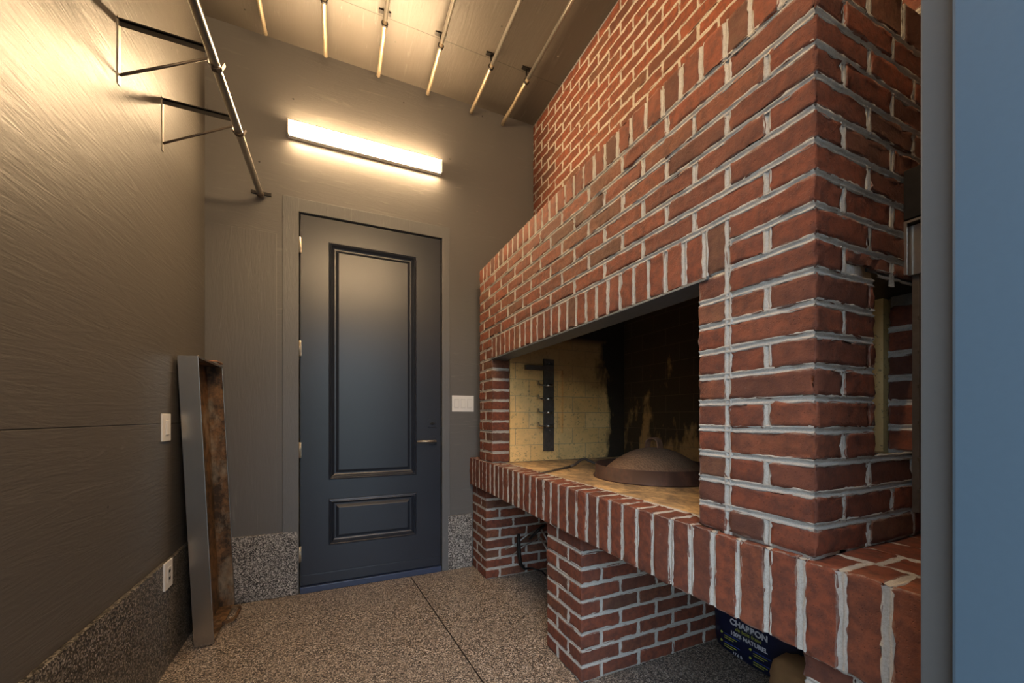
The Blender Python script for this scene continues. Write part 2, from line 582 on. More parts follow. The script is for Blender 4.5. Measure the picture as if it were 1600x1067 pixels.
class Masonry:
    """bricks as real rounded, slightly irregular blocks, tooled concave mortar joints between them"""
    def __init__(self):
        self.V, self.F, self.MI, self.R, self.E = [], [], [], [], []
        self.nv = 0
    def _add(self, v, f, mi, rnd, edge):
        self.V.append(v); self.F.append(f + self.nv); self.MI.append(np.full(len(f), mi, dtype=np.int32))
        self.R.append(np.full(len(v), rnd)); self.E.append(edge)
        self.nv += len(v)
    def brick(self, x0, x1, y0, y1, z0, z1, rnd=None, jit=.0016):
        lo = np.array([x0, y0, z0]); hi = np.array([x1, y1, z1])
        if np.any(hi - lo < .008): return
        ax = [np.array(axis_lines(hi[i] - lo[i], .028 if hi[i] - lo[i] > .08 else .02)) for i in range(3)]
        ijk, fs = template(*[len(a) for a in ax])
        p = np.stack([ax[i][ijk[:, i]] for i in range(3)], 1)
        size = hi - lo
        corner = any(abs(x0 - a) < .001 and abs(y0 - b) < .001 for a, b in ((XB, YB0), (XP, 1.414), (XP, 2.590), (XP, .240)))
        dist = np.minimum(p, size - p)                       # distance to the two sides on each axis
        ds = np.sort(dist, 1)
        edge = np.minimum(ds[:, 1], .02)
        film = edge.copy()
        if corner:                                            # an outer arris has no mortar on it
            m = (p[:, 0] < .02) & (p[:, 1] < .02)
            film[m] = np.minimum(dist[m, 2], .02)
        r = min(.0045, size.min() * .25)
        q = np.clip(p, r, size - r)
        d = p - q
        ln = np.linalg.norm(d, axis=1, keepdims=True); ln[ln == 0] = 1
        p = q + d / ln * r
        j = rng.normal(0, jit, p.shape)
        near = (edge < .006)[:, None]
        p = p + np.where(near, j, j * .35)
        # gentle warp and tilt of the whole brick
        p = p + rng.normal(0, .0007, 3)
        ph = rng.uniform(0, 6.28, 3)
        pw = (p + lo) * 28
        p = p + .0010 * np.stack([np.sin(pw[:, 1] + ph[0]), np.sin(pw[:, 2] + ph[1]), np.sin(pw[:, 0] + pw[:, 1] + ph[2])], 1)
        if rnd is None:
            rnd = rng.uniform(.34, .84) if rng.uniform() > .24 else rng.choice([rng.uniform(.05, .34), rng.uniform(.84, 1)])
        self._add(p + lo, fs, 0, rnd, film)
    def slab(self, x0, x1, y0, y1, z0, z1):
        v = np.array([(x, y, z) for x in (x0, x1) for y in (y0, y1) for z in (z0, z1)])
        f = np.array([(0, 1, 3, 2), (4, 6, 7, 5), (0, 4, 5, 1), (2, 3, 7, 6), (0, 2, 6, 4), (1, 5, 7, 3)])
        self._add(v, f, 1, .5, np.full(8, .02))
    def joint(self, p0, p1, n, w, hw=.0065, deep=.0055):
        """concave mortar joint from p0 to p1; n = outward normal, w = across direction"""
        p0, p1, n, w = map(lambda a: np.array(a, float), (p0, p1, n, w))
        Ln = np.linalg.norm(p1 - p0)
        if Ln < .004: return
        k = max(2, int(Ln / .014) + 1)
        prof = [(-hw - .0035, -.0035), (-hw - .0012, .0004), (-hw * .55, -deep * .55), (0, -deep), (hw * .55, -deep * .55), (hw + .0012, .0004), (hw + .0035, -.0035)]
        m = len(prof)
        tt = np.linspace(0, 1, k)
        base = p0 + (p1 - p0) * tt[:, None]
        wob = np.cumsum(rng.normal(0, .00045, k)); wob -= wob.mean(); wob = np.clip(wob, -.0016, .0016)
        vs = np.zeros((k, m, 3))
        for q, (a, dz) in enumerate(prof):
            ja = rng.normal(0, .0012 if q in (0, 1, 5, 6) else .0004, k)
            jd = rng.normal(0, .0006, k)
            vs[:, q] = base + w * (a + ja + wob)[:, None] + n * (dz + jd)[:, None]
        f = []
        for i in range(k - 1):
            for q in range(m - 1):
                a = i * m + q
                f.append((a, a + 1, a + m + 1, a + m))
        self._add(vs.reshape(-1, 3), np.array(f), 1, .5, np.full(k * m, .02))
    def build(self, name, parent=None):
        V = np.concatenate(self.V); F = np.concatenate(self.F); MI = np.concatenate(self.MI)
        me = bpy.data.meshes.new(name)
        me.vertices.add(len(V)); me.vertices.foreach_set('co', V.ravel())
        me.loops.add(F.size); me.loops.foreach_set('vertex_index', F.ravel().astype(np.int32))
        me.polygons.add(len(F))
        me.polygons.foreach_set('loop_start', np.arange(0, F.size, 4, dtype=np.int32))
        me.polygons.foreach_set('material_index', MI)
        me.polygons.foreach_set('use_smooth', np.ones(len(F), dtype=bool))
        me.update(calc_edges=True)
        for nm, arr in (('rnd', self.R), ('edge', self.E)):
            a = me.attributes.new(nm, 'FLOAT', 'POINT')
            a.data.foreach_set('value', np.concatenate(arr).astype(np.float32))
        me.validate()
        return link_mesh(name, me, [M_BRICK, M_MORTAR], parent)

J = .0065       # half joint
def run(u0, u1, first, step=.2095):
    """cut points from u0 to u1 with a first piece then full bricks"""
    pts = [u0]
    x = u0 + first
    while x < u1 - .035:
        pts.append(x); x += step
    pts.append(u1)
    return pts

# world-box brick on a face: face 'mX' looks to -X (u = Y), 'mY' looks to -Y (u = X), 'pZ' looks up (u=Y, v=X)
def face_brick(ms, face, c, u0, u1, z0, z1, d=.095, e0=None, e1=None, rnd=None):
    e0 = J if e0 is None else e0
    e1 = J if e1 is None else e1
    a, b_ = u0 + e0, u1 - e1
    if face == 'mX': ms.brick(c, c + d, a, b_, z0 + J, z1 - J, rnd)
    elif face == 'pX': ms.brick(c - d, c, a, b_, z0 + J, z1 - J, rnd)
    elif face == 'mY': ms.brick(a, b_, c, c + d, z0 + J, z1 - J, rnd)
    elif face == 'pY': ms.brick(a, b_, c - d, c, z0 + J, z1 - J, rnd)

FN = {'mX': ((-1, 0, 0), lambda c, u, z: (c, u, z), (0, 1, 0)),
      'pX': ((1, 0, 0), lambda c, u, z: (c, u, z), (0, 1, 0)),
      'mY': ((0, -1, 0), lambda c, u, z: (u, c, z), (1, 0, 0)),
      'pY': ((0, 1, 0), lambda c, u, z: (u, c, z), (1, 0, 0))}
def bed(ms, face, c, u0, u1, z):
    n, P, ud = FN[face]
    ms.joint(P(c, u0, z), P(c, u1, z), n, (0, 0, 1), hw=J)
def head(ms, face, c, u, z0, z1):
    n, P, ud = FN[face]
    ms.joint(P(c, u, z0 + J * .6), P(c, u, z1 - J * .6), n, ud, hw=J)

def bond_face(ms, face, c, u0, u1, z0, rows, first_a, first_b, h=CO, phase=0, joints_only_first=False):
    """running bond over a rectangle"""
    for r in range(rows):
        cuts = run(u0, u1, first_a if (r + phase) % 2 == 0 else first_b)
        za, zb = z0 + r * h, z0 + (r + 1) * h
        for i in range(len(cuts) - 1):
            face_brick(ms, face, c, cuts[i], cuts[i + 1], za, zb, e0=0 if i == 0 else J, e1=0 if i == len(cuts) - 2 else J)
            if i: head(ms, face, c, cuts[i], za, zb)
        if r: bed(ms, face, c, u0, u1, za)

# ------------------------------------------------------------------ room shell
def struct(name, mb, mats, parent=None):
    o = mb.build(name, mats, parent)
    if parent is None: o['kind'] = 'structure'
    return o

struct('floor', MB().box(XL - .2, 2.3, -.16, YF + .2, -.1, 0), M_FLOOR)
# saw-cut joint in the floor coating (dark line running along the room)
o = MB()
o.strip([(.476, YF - .03, .0008), (.57, 1.6, .0008), (.628, .3, .0008)], .006, .0016, (1, 0, 0))
trim = struct('trim_1', o, M_BLACK)
struct('ceiling', MB().box(XL - .2, 2.3, -.16, YF + .2, ZC, ZC + .1), M_CEIL)
struct('wall_left', MB().box(XL - .15, XL, -.16, YF + .15, 0, ZC), M_WLEFT)

# far wall with the door opening left free (frame behind the slab)
DX0, DX1, DZ0, DZ1 = -.2176, .6965, .045, 2.448
fw = MB()
fw.box(XL, DX0 - .012, YF, YF + .15, 0, ZC)
fw.box(DX1 + .012, 2.3, YF, YF + .15, 0, ZC)
fw.box(DX0 - .012, DX1 + .012, YF, YF + .15, DZ1 + .012, ZC)
fw.box(DX0 - .012, DX1 + .012, YF + .08, YF + .15, 0, DZ1 + .012)
struct('wall_far', fw, M_WFAR)
# upright plywood sheet left of the door, a hair proud, its top edge showing
struct('trim_2', MB().box(XL, -.352, YF - .004, YF, .40, 2.30, .0015), M_WFARV)

# near wall: doorway the photographer stands in
nw = MB()
nw.box(XL, -.32, 0, YN, 0, ZC)
nw.box(.62, 2.3, 0, YN - .012, 0, ZC)
nw.box(-.32, .62, 0, YN, 2.45, ZC)
struct('wall_near', nw, M_WFAR)
j = MB()
j.box(.600, .640, .1925, .219, 0, 2.45, .0015)
j.box(-.34, -.30, .0, .219, 0, 2.45, .0015)
j.box(-.34, .64, .0, .219, 2.43, 2.46, .0015)
struct('trim_3', j, M_JAMB2)
struct('trim_4', MB().box(.585, .640, -.20, .1895, 0, 2.44, .003), M_JAMB)
gr = struct('ground', MB().box(-8, 10, -12, -.16, -.14, -.04), M_GROUND)

# wainscot of flake coating
TW = .02
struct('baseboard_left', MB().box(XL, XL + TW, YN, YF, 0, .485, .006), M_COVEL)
struct('baseboard_far', MB().box(XL + TW, -.235, YF - TW - .004, YF, 0, .405, .006), M_COVE)
struct('baseboard_right', MB().box(DX1 + .055, XH + .012, YF - TW - .004, YF, 0, .40, .006), M_COVE)

# ------------------------------------------------------------------ door in the far wall
d1 = empty('door_1', (.24, YF, 0)); d1['kind'] = 'structure'
def kid(o, root):
    o.parent = root
    o.matrix_parent_inverse = Matrix.Translation(root.location).inverted() if root.rotation_euler[:] == (0, 0, 0) else root.matrix_basis.inverted()
    return o
bm = bmesh.new()
yf = YF - .006
def quad(a, b, c, d):
    bm.faces.new([bm.verts.new(p) for p in (a, b, c, d)])
def rect_face(x0, x1, z0, z1, y):
    quad((x0, y, z0), (x1, y, z0), (x1, y, z1), (x0, y, z1))
PX0, PX1 = -.054, .520
P = [(.722, 2.297), (.288, .594)]
rect_face(DX0, PX0, DZ0, DZ1, yf); rect_face(PX1, DX1, DZ0, DZ1, yf)
rect_face(PX0, PX1, DZ0, .288, yf); rect_face(PX0, PX1, .594, .722, yf); rect_face(PX0, PX1, 2.297, DZ1, yf)
for z0, z1 in P:
    loops = [(0, 0), (.003, -.007), (.009, -.009), (.013, -.003), (.018, -.005), (.024, .004), (.030, .012), (.036, .015), (.043, .015), (.060, .003), (.062, .002)]
    prev = None
    for ins, dp in loops:
        cur = [(PX0 + ins, yf + dp, z0 + ins), (PX1 - ins, yf + dp, z0 + ins), (PX1 - ins, yf + dp, z1 - ins), (PX0 + ins, yf + dp, z1 - ins)]
        if prev:
            for k in range(4):
                quad(prev[k], prev[(k + 1) % 4], cur[(k + 1) % 4], cur[k])
        prev = cur
    quad(*prev)
# slab edges and back
quad((DX0, yf, DZ0), (DX0, yf, DZ1), (DX0, yf + .045, DZ1), (DX0, yf + .045, DZ0))
quad((DX1, yf, DZ0), (DX1, yf + .045, DZ0), (DX1, yf + .045, DZ1), (DX1, yf, DZ1))
quad((DX0, yf, DZ0), (DX0, yf + .045, DZ0), (DX1, yf + .045, DZ0), (DX1, yf, DZ0))
quad((DX0, yf, DZ1), (DX1, yf, DZ1), (DX1, yf + .045, DZ1), (DX0, yf + .045, DZ1))
rect_face(DX0, DX1, DZ0, DZ1, yf + .045)
bmesh.ops.remove_doubles(bm, verts=bm.verts, dist=.0002)
bmesh.ops.recalc_face_normals(bm, faces=bm.faces)
me = bpy.data.meshes.new('door_slab'); bm.to_mesh(me); bm.free()
slab = kid(link_mesh('door_slab', me, M_DOOR), d1)
# sweep along the bottom of the slab
kid(MB().box(DX0 + .004, DX1 - .004, yf - .006, yf, .048, .112, .002).build('door_sweep', M_DOOR), d1)
kid(MB().box(DX0 - .004, DX1 + .004, YF - .026, YF + .08, 0, .040, .004).build('threshold', M_SILL), d1)
cs = MB()
cw, cy = .088, YF - .020
cs.box(DX0 - .012 - cw, DX0 - .010, cy, YF + .08, 0, DZ1 + .010 + cw, .003)
cs.box(DX1 + .010, DX1 + .012 + .055, cy, YF + .08, 0, DZ1 + .010 + cw, .003)
cs.box(DX0 - .012, DX1 + .014, cy + .0015, YF + .08, DZ1 + .010, DZ1 + .008 + cw, .003)
kid(cs.build('door_casing', M_TRIM), d1)
# hinges
for z in (2.245, 1.58, .925, .254):
    hb = MB().tube([(DX0 - .004, yf - .010, z - .05), (DX0 - .004, yf - .010, z + .05)], .007, 10)
    hb.box(DX0 - .010, DX0 + .004, yf - .006, yf + .002, z - .048, z + .048)
    kid(hb.build('hinge', M_HINGE), d1)
# lever handle and deadbolt
hz = .963
lv = MB().box(.612, .668, yf - .006, yf, hz - .028, hz + .028, .002)
lv.tube([(.650, yf - .004, hz), (.650, yf - .045, hz)], .010, 14)
h = kid(lv.build('handle_rose', M_DOOR), d1)
lv = MB().tube([(.655, yf - .045, hz), (.60, yf - .047, hz), (.515, yf - .045, hz)], [.0075, .007, .006], 12)
h2 = kid(lv.build('door_lever', M_HINGE), d1); h2['label'] = 'thin brushed lever'
db = MB().box(.602, .664, yf - .007, yf, 1.062, 1.125, .002)
h3 = kid(db.build('deadbolt', M_DOOR), d1)
kt = MB().tube([(.633, yf - .004, 1.090), (.633, yf - .018, 1.090)], .010, 14).box(.617, .649, yf - .024, yf - .016, 1.085, 1.095, .002)
kt = kt.build('thumb_turn', M_BLACK)
kt.parent = h3
st = MB().box(DX1 - .001, DX1 + .011, yf - .004, yf + .01, hz - .035, hz + .035, .001)
kid(st.build('strike_plate', M_BLACK), d1)

# ------------------------------------------------------------------ brick wall on the right (above and around the breast)
J = .0052
wr = Masonry()
rows_top = int(math.ceil((ZC - ZT) / CO))
zz = ZC - .012 - 19 * CO
bond_face(wr, 'mX', XR, YN, YF, zz, 19, .105, .2095)
wr.slab(XR + .004, 2.3, YN, YF, zz - .0, ZC)
# the two low strips beside the breast
nlow = int((zz - ZH1) / CO)
for (a, b_) in ((YN, YB0), (YB1, YF)):
    hh = (zz - ZH1) / nlow
    bond_face(wr, 'mX', XR, a, b_, ZH1, nlow, .105, .2095, h=hh)
    wr.slab(XR + .004, 2.3, a, b_, ZH1, zz)
o = wr.build('wall_right'); o['kind'] = 'structure'
struct('wall_back_right', MB().box(2.30, 2.42, 0, YF + .15, 0, ZC), M_PLASTER)

J = .0065

# ------------------------------------------------------------------ the brick fireplace
fp = empty('brick_fireplace', (1.5, 1.6, 0))
tag(fp, 'large red brick open fireplace with raised hearth on three brick piers', 'fireplace')

# --- chimney breast
br = Masonry()
NB = 10
def z_(k): return ZH1 + k * CO
HY = .100
YS = .718                                   # straight joint beside the header stack
# near column (front face) with the corner bricks shared with the side face
def side_row(k):
    """bricks of the near side (facing -Y) after the corner brick; returns cut list"""
    start = XB + (.2095 if k % 2 == 0 else .105)
    cuts = [start]
    x = start + .2095
    while x < XR - .03:
        cuts.append(x); x += .2095
    cuts.append(XR)
    return cuts
ZOA, ZOB = z_(3), 1.486                     # side opening
XOA, XOB = 1.175, 1.45
for k in range(18):
    za, zb = z_(k), z_(k + 1)
    even = k % 2 == 0
    # corner brick
    if even: br.brick(XB, XB + .2095 - J, YB0, YB0 + .105 - J, za + J, zb - J)
    else: br.brick(XB, XB + .105 - J, YB0, YB0 + .2095 - J, za + J, zb - J)
    # side face
    cuts = side_row(k)
    for i in range(len(cuts) - 1):
        a, b_ = cuts[i], cuts[i + 1]
        z0b, z1b = za + J, zb - J
        if 3 <= k < 10:
            if k == 9: z0b = ZOB + .004
            if k < 9 or True:
                if k == 9:
                    pass
                else:
                    if a >= XOA - .02:
                        if b_ <= XOB + .001: continue
                        a = max(a, XOB + .0) if a < XOB else a
                        if b_ - a < .02: continue
                        br.brick(a, b_, YB0, YB0 + .09, z0b, z1b); continue
                    if b_ > XOA: 
                        br.brick(a + J, XOA, YB0, YB0 + .09, z0b, z1b)
                        if b_ > XOB + .02: br.brick(XOB, b_, YB0, YB0 + .09, z0b, z1b)
                        continue
        br.brick(a + J, b_ - (J if i < len(cuts) - 2 else 0), YB0, YB0 + .09, z0b, z1b)
    for i in range(len(cuts) - 1):
        x = cuts[i]
        if 3 <= k < 9 and x > XOA - .03: continue
        head(br, 'mY', YB0, x, za, zb)
    # front, near column
    if k < 12:
        if even:
            face_brick(br, 'mX', XB, YB0 + .105, YS, za, zb)
            head(br, 'mX', XB, YB0 + .105, za, zb)
        if k < 10:
            br.brick(XB, XB + .13, YS + J, YO0, za + J, zb - J)
        head(br, 'mX', XB, YS, za - .004, zb + .004)
        # far column
        w = YB1 - YO1
        if even:
            br.brick(XB, XB + .125, YO1, YO1 + .125 - J, za + J, zb - J)
            br.brick(XB, XB + .125, YO1 + .125 + J, YB1, za + J, zb - J)
            head(br, 'mX', XB, YO1 + .125, za, zb)
        else:
            br.brick(XB, XB + .125, YO1 + (J if k >= 10 else 0), YO1 + .185 - J, za + J, zb - J)
            br.brick(XB, XB + .125, YO1 + .185 + J, YB1, za + J, zb - J)
            head(br, 'mX', XB, YO1 + .185, za, zb)
        if k >= 10: head(br, 'mX', XB, YO1, za, zb)
    else:
        first = .105 if even else .2095
        cuts = run(YB0, YB1, first)
        for i in range(1, len(cuts) - 1):
            face_brick(br, 'mX', XB, cuts[i], cuts[i + 1], za, zb, e1=0 if i == len(cuts) - 2 else J)
            head(br, 'mX', XB, cuts[i], za, zb)
    # bed joints
    if k:
        if k <= 9:
            bed(br, 'mX', XB, YB0 + .004, YO0, za); bed(br, 'mX', XB, YO1, YB1, za)
            # jamb face of the far column
            br.joint((XB + .004, YO1, za), (XB + .125, YO1, za), (0, -1, 0), (0, 0, 1))
        elif k == 10 or k == 11:
            bed(br, 'mX', XB, YB0 + .004, YS, za); bed(br, 'mX', XB, YO1, YB1, za)
        else:
            bed(br, 'mX', XB, YB0 + .004, YB1, za)
        if 3 < k < 10:
            bed(br, 'mY', YB0, XB + .004, XOA, za)
            bed(br, 'mY', YB0, XOB, XR, za) if k < 9 else None
        else:
            bed(br, 'mY', YB0, XB + .004, XR, za)
bed(br, 'mY', YB0, XB + .25, XR, ZOB + .002)
# reveals of the side opening: red brick ends seen inside
for k in range(3, 9):
    za, zb = z_(k), z_(k + 1)
    br.joint((XOB, YB0 + .004, za), (XOB, YB0 + .09, za), (-1, 0, 0), (0, 0, 1))
    br.brick(XOB, XOB + .10, YB0 + .002, YB0 + .088, za + J, zb - J)
# soldier lintel
n_s = int(round((YO1 - YS) / .0735)); sw = (YO1 - YS) / n_s
for i in range(n_s):
    y = YS + i * sw
    br.brick(XB, XB + .10, y + J, y + sw - J, z_(10) + .002, z_(12) - J, None)
    if i: br.joint((XB, y, z_(10) + .003), (XB, y, z_(12) - .003), (-1, 0, 0), (0, 1, 0))
# rowlock cap
n_s = int(round((YB1 - YB0) / .0735)); sw = (YB1 - YB0) / n_s
for i in range(n_s):
    y = YB0 + i * sw
    br.brick(XB, XB + .20, y + (J if i else 0), y + sw - (J if i < n_s - 1 else 0), z_(18) + J, ZT, None)
    if i:
        br.joint((XB, y, z_(18) + .003), (XB, y, ZT - .002), (-1, 0, 0), (0, 1, 0))
bed(br, 'mX', XB, YB0 + .004, YB1, z_(18)); bed(br, 'mY', YB0, XB + .004, XR, z_(18))
for i in range(2):
    x0 = XB + .2095 + .0 + i * .16
    br.brick(x0 + J, min(x0 + .16 - J, XR), YB0, YB0 + .09, z_(18) + J, ZT)
    head(br, 'mY', YB0, x0, z_(18), ZT)
# mortar bodies behind the bricks
c = .0055
br.slab(XB + c, XB + .125, YB0 + c, YO0 - c, ZH1, z_(10))
br.slab(XB + c, XB + .120, YO1 + c, YB1 - c, ZH1, z_(10))
br.slab(XB + c, XB + .095, YB0 + c, YB1 - c, z_(10) + .004, ZT - c)
br.slab(XB + .095, XR, YB0 + c, YB1 - c, 2.02, ZT - c)
br.slab(XB + .1, XOA - .004, YB0 + c, YB0 + .085, ZH1, ZT - c)
br.slab(XOA - .004, XR, YB0 + c, YB0 + .085, ZH1, ZOA - .002)
br.slab(XOA - .004, XR, YB0 + c, YB0 + .085, ZOB + .008, ZT - c)
br.slab(XOB + c, XR, YB0 + c, YB0 + .085, ZOA, ZOB + .01)
br.slab(XB + .12, XR, YB1 - .1, YB1 - c, ZH1, ZT - c)
kid(br.build('chimney_breast'), fp)

# --- steel angle under the soldier course
lb = MB()
lb.box(XB - .004, XB + .105, YO0 - .03, YO1 + .02, z_(10) - .008, z_(10) - .001, .001)
lb.box(XB + .097, XB + .105, YO0 - .03, YO1 + .02, z_(10) - .001, z_(10) + .09)
kid(lb.build('lintel_angle', M_LINTEL), fp)
kid(MB().box(XOA - .03, XOB + .03, YB0 + .003, YB0 + .30, ZOB - .002, ZOB + .006).build('side_lintel', M_BLACK), fp)

# --- firebox lining
FBX0 = XB + .13
lin = MB()
# far side wall with a shallow blocked opening
RA, RB, RZ0, RZ1 = 1.18, 1.488, 1.024, 1.475
yb = YO1 + .10
lin.mi = 0
lin.box(FBX0, RA, YO1, yb, ZH1, 2.02)
lin.box(RB, XFB, YO1, yb, ZH1, 2.02)
lin.box(RA, RB, YO1, yb, ZH1, RZ0)
lin.box(RA, RB, YO1, yb, RZ1, 2.02)
lin.box(RA, RB, YO1 + .022, yb, RZ0, RZ1)
kid(lin.build('firebrick_side', M_FB_SIDE), fp)
ns = MB()
y0, y1 = YB0 + .10, YO0
ns.box(FBX0, XOA, y0, y1, ZH1, 2.02)
ns.box(XOB, XFB, y0, y1, ZH1, 2.02)
ns.box(XOA, XOB, y0, y1, ZH1, ZOA)
ns.box(XOA, XOB, y0, y1, ZOB, 2.02)
kid(ns.build('firebrick_side', M_CREAM), fp)
kid(MB().box(XFB, XFB + .1, YB0 + .1, YO1 + .1, ZH1, 2.02).build('firebrick_back', M_FB_BACK), fp)
kid(MB().box(XB + .105, XFB, YO0, YO1, 1.95, 2.02).build('smoke_shelf', M_BLACK), fp)

# --- hearth
he = Masonry()
HY0 = .235
n_s = int(round((YF - HY0) / .0728)); sw = (YF - HY0) / n_s
for i in range(n_s):
    y = HY0 + i * sw
    he.brick(XH, XH + .105, y + J, y + sw - J, ZH0, ZH1, rng.uniform(.3, .8))
    he.joint((XH, y, ZH0 + .002), (XH, y, ZH1 - .003), (-1, 0, 0), (0, 1, 0), hw=.007)
    he.joint((XH + .004, y, ZH1), (XH + .105, y, ZH1), (0, 0, 1), (0, 1, 0), deep=.003)
he.slab(XH + c, XH + .10, HY0, YF, ZH0 + .002, ZH1 - .004)
he.slab(XH + .10, 2.29, HY0, YF, ZH0 + .002, ZH1 - .006)
he.joint((XH + .110, HY0, ZH1), (XH + .110, YF, ZH1), (0, 0, 1), (1, 0, 0), hw=.004, deep=.002)
# pavers on the near end and beside the breast
for (pa, pb) in ((HY0, YB0 + .06), (YB1 - .02, YF)):
    x = XH + .112
    r = 0
    while x < XR - .03:
        xe = min(x + .105, XR)
        cuts = run(pa, pb, .12 if r % 2 else .2095)
        for i in range(len(cuts) - 1):
            he.brick(x + .004, xe - .004, cuts[i] + .005, cuts[i + 1] - .005, ZH1 - .04, ZH1)
            if i: he.joint((x, cuts[i], ZH1), (xe, cuts[i], ZH1), (0, 0, 1), (0, 1, 0), hw=.0035, deep=.003)
        he.joint((xe, pa, ZH1), (xe, pb, ZH1), (0, 0, 1), (1, 0, 0), hw=.0035, deep=.003)
        x += .105; r += 1
kid(he.build('hearth'), fp)
kid(MB().box(XH + .118, XFB, YO0 - .0, YO1, ZH1 - .005, ZH1 + .0015).build('hearth_floor', M_FB_FLOOR), fp)

# --- piers
def pier(y0, y1, x1=2.28):
    ms = Masonry()
    h = ZH0 / 9
    wd = y1 - y0
    for r in range(9):
        za, zb = r * h, (r + 1) * h
        A = r % 2 == 0
        s = wd * .66
        if A:   # near corner shows its long side on the front
            ms.brick(XP, XP + .105 - J, y0, y0 + s - J, za + J, zb - J)
            ms.brick(XP, XP + .2095 - J, y0 + s + J, y1, za + J, zb - J)
            head(ms, 'mX', XP, y0 + s, za, zb)
            near = [XP + .105]; far = [XP + .2095]
        else:
            ms.brick(XP, XP + .2095 - J, y0, y1 - s - J, za + J, zb - J)
            ms.brick(XP, XP + .105 - J, y1 - s + J, y1, za + J, zb - J)
            head(ms, 'mX', XP, y1 - s, za, zb)
            near = [XP + .2095]; far = [XP + .105]
        for cuts, f, cc in ((near, 'mY', y0), (far, 'pY', y1)):
            x = cuts[0] + .2095
            while x < x1 - .04:
                cuts.append(x); x += .2095
            cuts.append(x1)
            for i in range(len(cuts) - 1):
                face_brick(ms, f, cc, cuts[i], cuts[i + 1], za, zb)
                head(ms, f, cc, cuts[i], za, zb)
        if r:
            bed(ms, 'mX', XP, y0 + .003, y1 - .003, za)
            bed(ms, 'mY', y0, XP + .003, x1, za)
            bed(ms, 'pY', y1, XP + .003, x1, za)
    ms.slab(XP + c, x1, y0 + c, y1 - c, 0, ZH0)
    bed(ms, 'mX', XP, y0 + .003, y1 - .003, ZH0 - .004)
    return kid(ms.build('brick_pier'), fp)
pier(2.590, 2.880)
pier(1.414, 1.712)
pier(.240, .538)

# ------------------------------------------------------------------ steel spit brackets on the two side walls of the firebox
def spit_bracket_far():
    r = empty('spit_bracket', (1.362, YO1, .90))
    tag(r, 'dark steel upright spit bracket with hooks inside the firebox on cream firebrick', 'bracket', 'spit brackets')
    p = MB().box(1.321, 1.403, YO1 - .018, YO1 - .006, .899, 1.545, .001)
    p.box(1.335, 1.345, YO1 - .006, YO1, .92, .93); p.box(1.335, 1.345, YO1 - .006, YO1, 1.50, 1.51)
    pl = kid(p.build('plate', M_IRON), r)
    for x, z in ((1.345, .925), (1.385, .925), (1.362, .965), (1.366, 1.045), (1.362, 1.515)):
        b_ = kid(MB().tube([(x, YO1 - .022, z), (x, YO1 - .016, z)], .0055, 10).build('bolt', M_GALV), r)
    kid(MB().box(1.170, 1.375, YO1 - .045, YO1 - .018, 1.462, 1.494, .002).build('top_arm', M_IRON), r)
    for i, z in enumerate((1.36, 1.265, 1.17, 1.075)):
        k = MB().strip([(1.345, YO1 - .024, z), (1.285, YO1 - .03, z), (1.272, YO1 - .03, z + .006), (1.268, YO1 - .03, z + .028)], .022, .007, (0, 1, 0))
        k.tube([(1.335, YO1 - .026, z), (1.385, YO1 - .026, z)], .010, 10)
        kid(k.build('hook', M_GALV), r)
    return r
spit_bracket_far()
def spit_bracket_near():
    r = empty('spit_bracket', (1.26, YB0, .90))
    tag(r, 'steel spit bracket with box guide on the outer brick side, beside the door post', 'bracket', 'spit brackets')
    kid(MB().box(1.335, 1.412, YB0 - .020, YB0 - .006, .898, 1.50, .001).box(1.36, 1.38, YB0 - .006, YB0, .91, .93).build('plate', M_IRON), r)
    kid(MB().box(1.309, 1.44, YB0 - .055, YB0, 1.636, 1.760, .001).build('gear_box', M_BLACK), r)
    ch = MB()
    ch.box(1.309, 1.44, YB0 - .055, YB0, 1.626, 1.632)
    ch.box(1.309, 1.313, YB0 - .006, YB0, 1.498, 1.626)
    ch.box(1.325, 1.44, YB0 - .040, YB0, 1.498, 1.622)
    kid(ch.build('guide_channel', M_GALV), r)
    for z in (1.385, 1.30, 1.215, 1.125, 1.035, .955):
        kid(MB().strip([(1.325, YB0 - .024, z), (1.360, YB0 - .050, z), (1.368, YB0 - .052, z + .018)], .022, .008, (1, 0, 0)).build('hook', M_IRON), r)
spit_bracket_near()

# hanging twine at the near jamb of the opening
tw = MB()
pts = [(1.02, YO0 + .012, 1.505), (1.012, YO0 + .022, 1.47), (1.022, YO0 + .014, 1.43), (1.010, YO0 + .02, 1.40), (1.020, YO0 + .03, 1.365), (1.014, YO0 + .018, 1.345), (1.020, YO0 + .012, 1.40)]
tw.tube(pts, .0018, 6)
tag(tw.build('twine', M_TWINE), 'thin pale twine hanging from the lintel at the right jamb', 'twine')

# ------------------------------------------------------------------ domed iron lid on the hearth
LC = (1.485, 1.554, ZH1 + .002)
ld = empty('domed_lid', LC)
tag(ld, 'rusty domed iron baking lid with a raised band, resting on the hearth', 'lid')
prof = []
R0, hh = .268, .150
for i in range(17):
    a = i / 16
    r = R0 * (1 - a)
    z = .012 + (hh - .012) * (1 - (r / R0) ** 2.1)
    prof.append((r, z))
o = MB().lathe(prof, LC, 72); kid(o.build('dome', M_DOME), ld)
o = MB().lathe([(.268, .0), (.304, .0), (.304, .006), (.2945, .010), (.2945, .066), (.2895, .066), (.2895, .012), (.268, .014)], LC, 72, closed=True)
kid(o.build('band', M_RIM), ld)
hp = []
for i in range(13):
    a = math.pi * i / 12
    hp.append((LC[0] + .034 * math.cos(a) * .34, LC[1] - .034 * math.cos(a) * .947, LC[2] + .144 + .055 * max(0, math.sin(a)) ** .6))
o = MB().strip(hp, .055, .004, (.947, .34, 0)); kid(o.build('handle', M_RUST), ld)

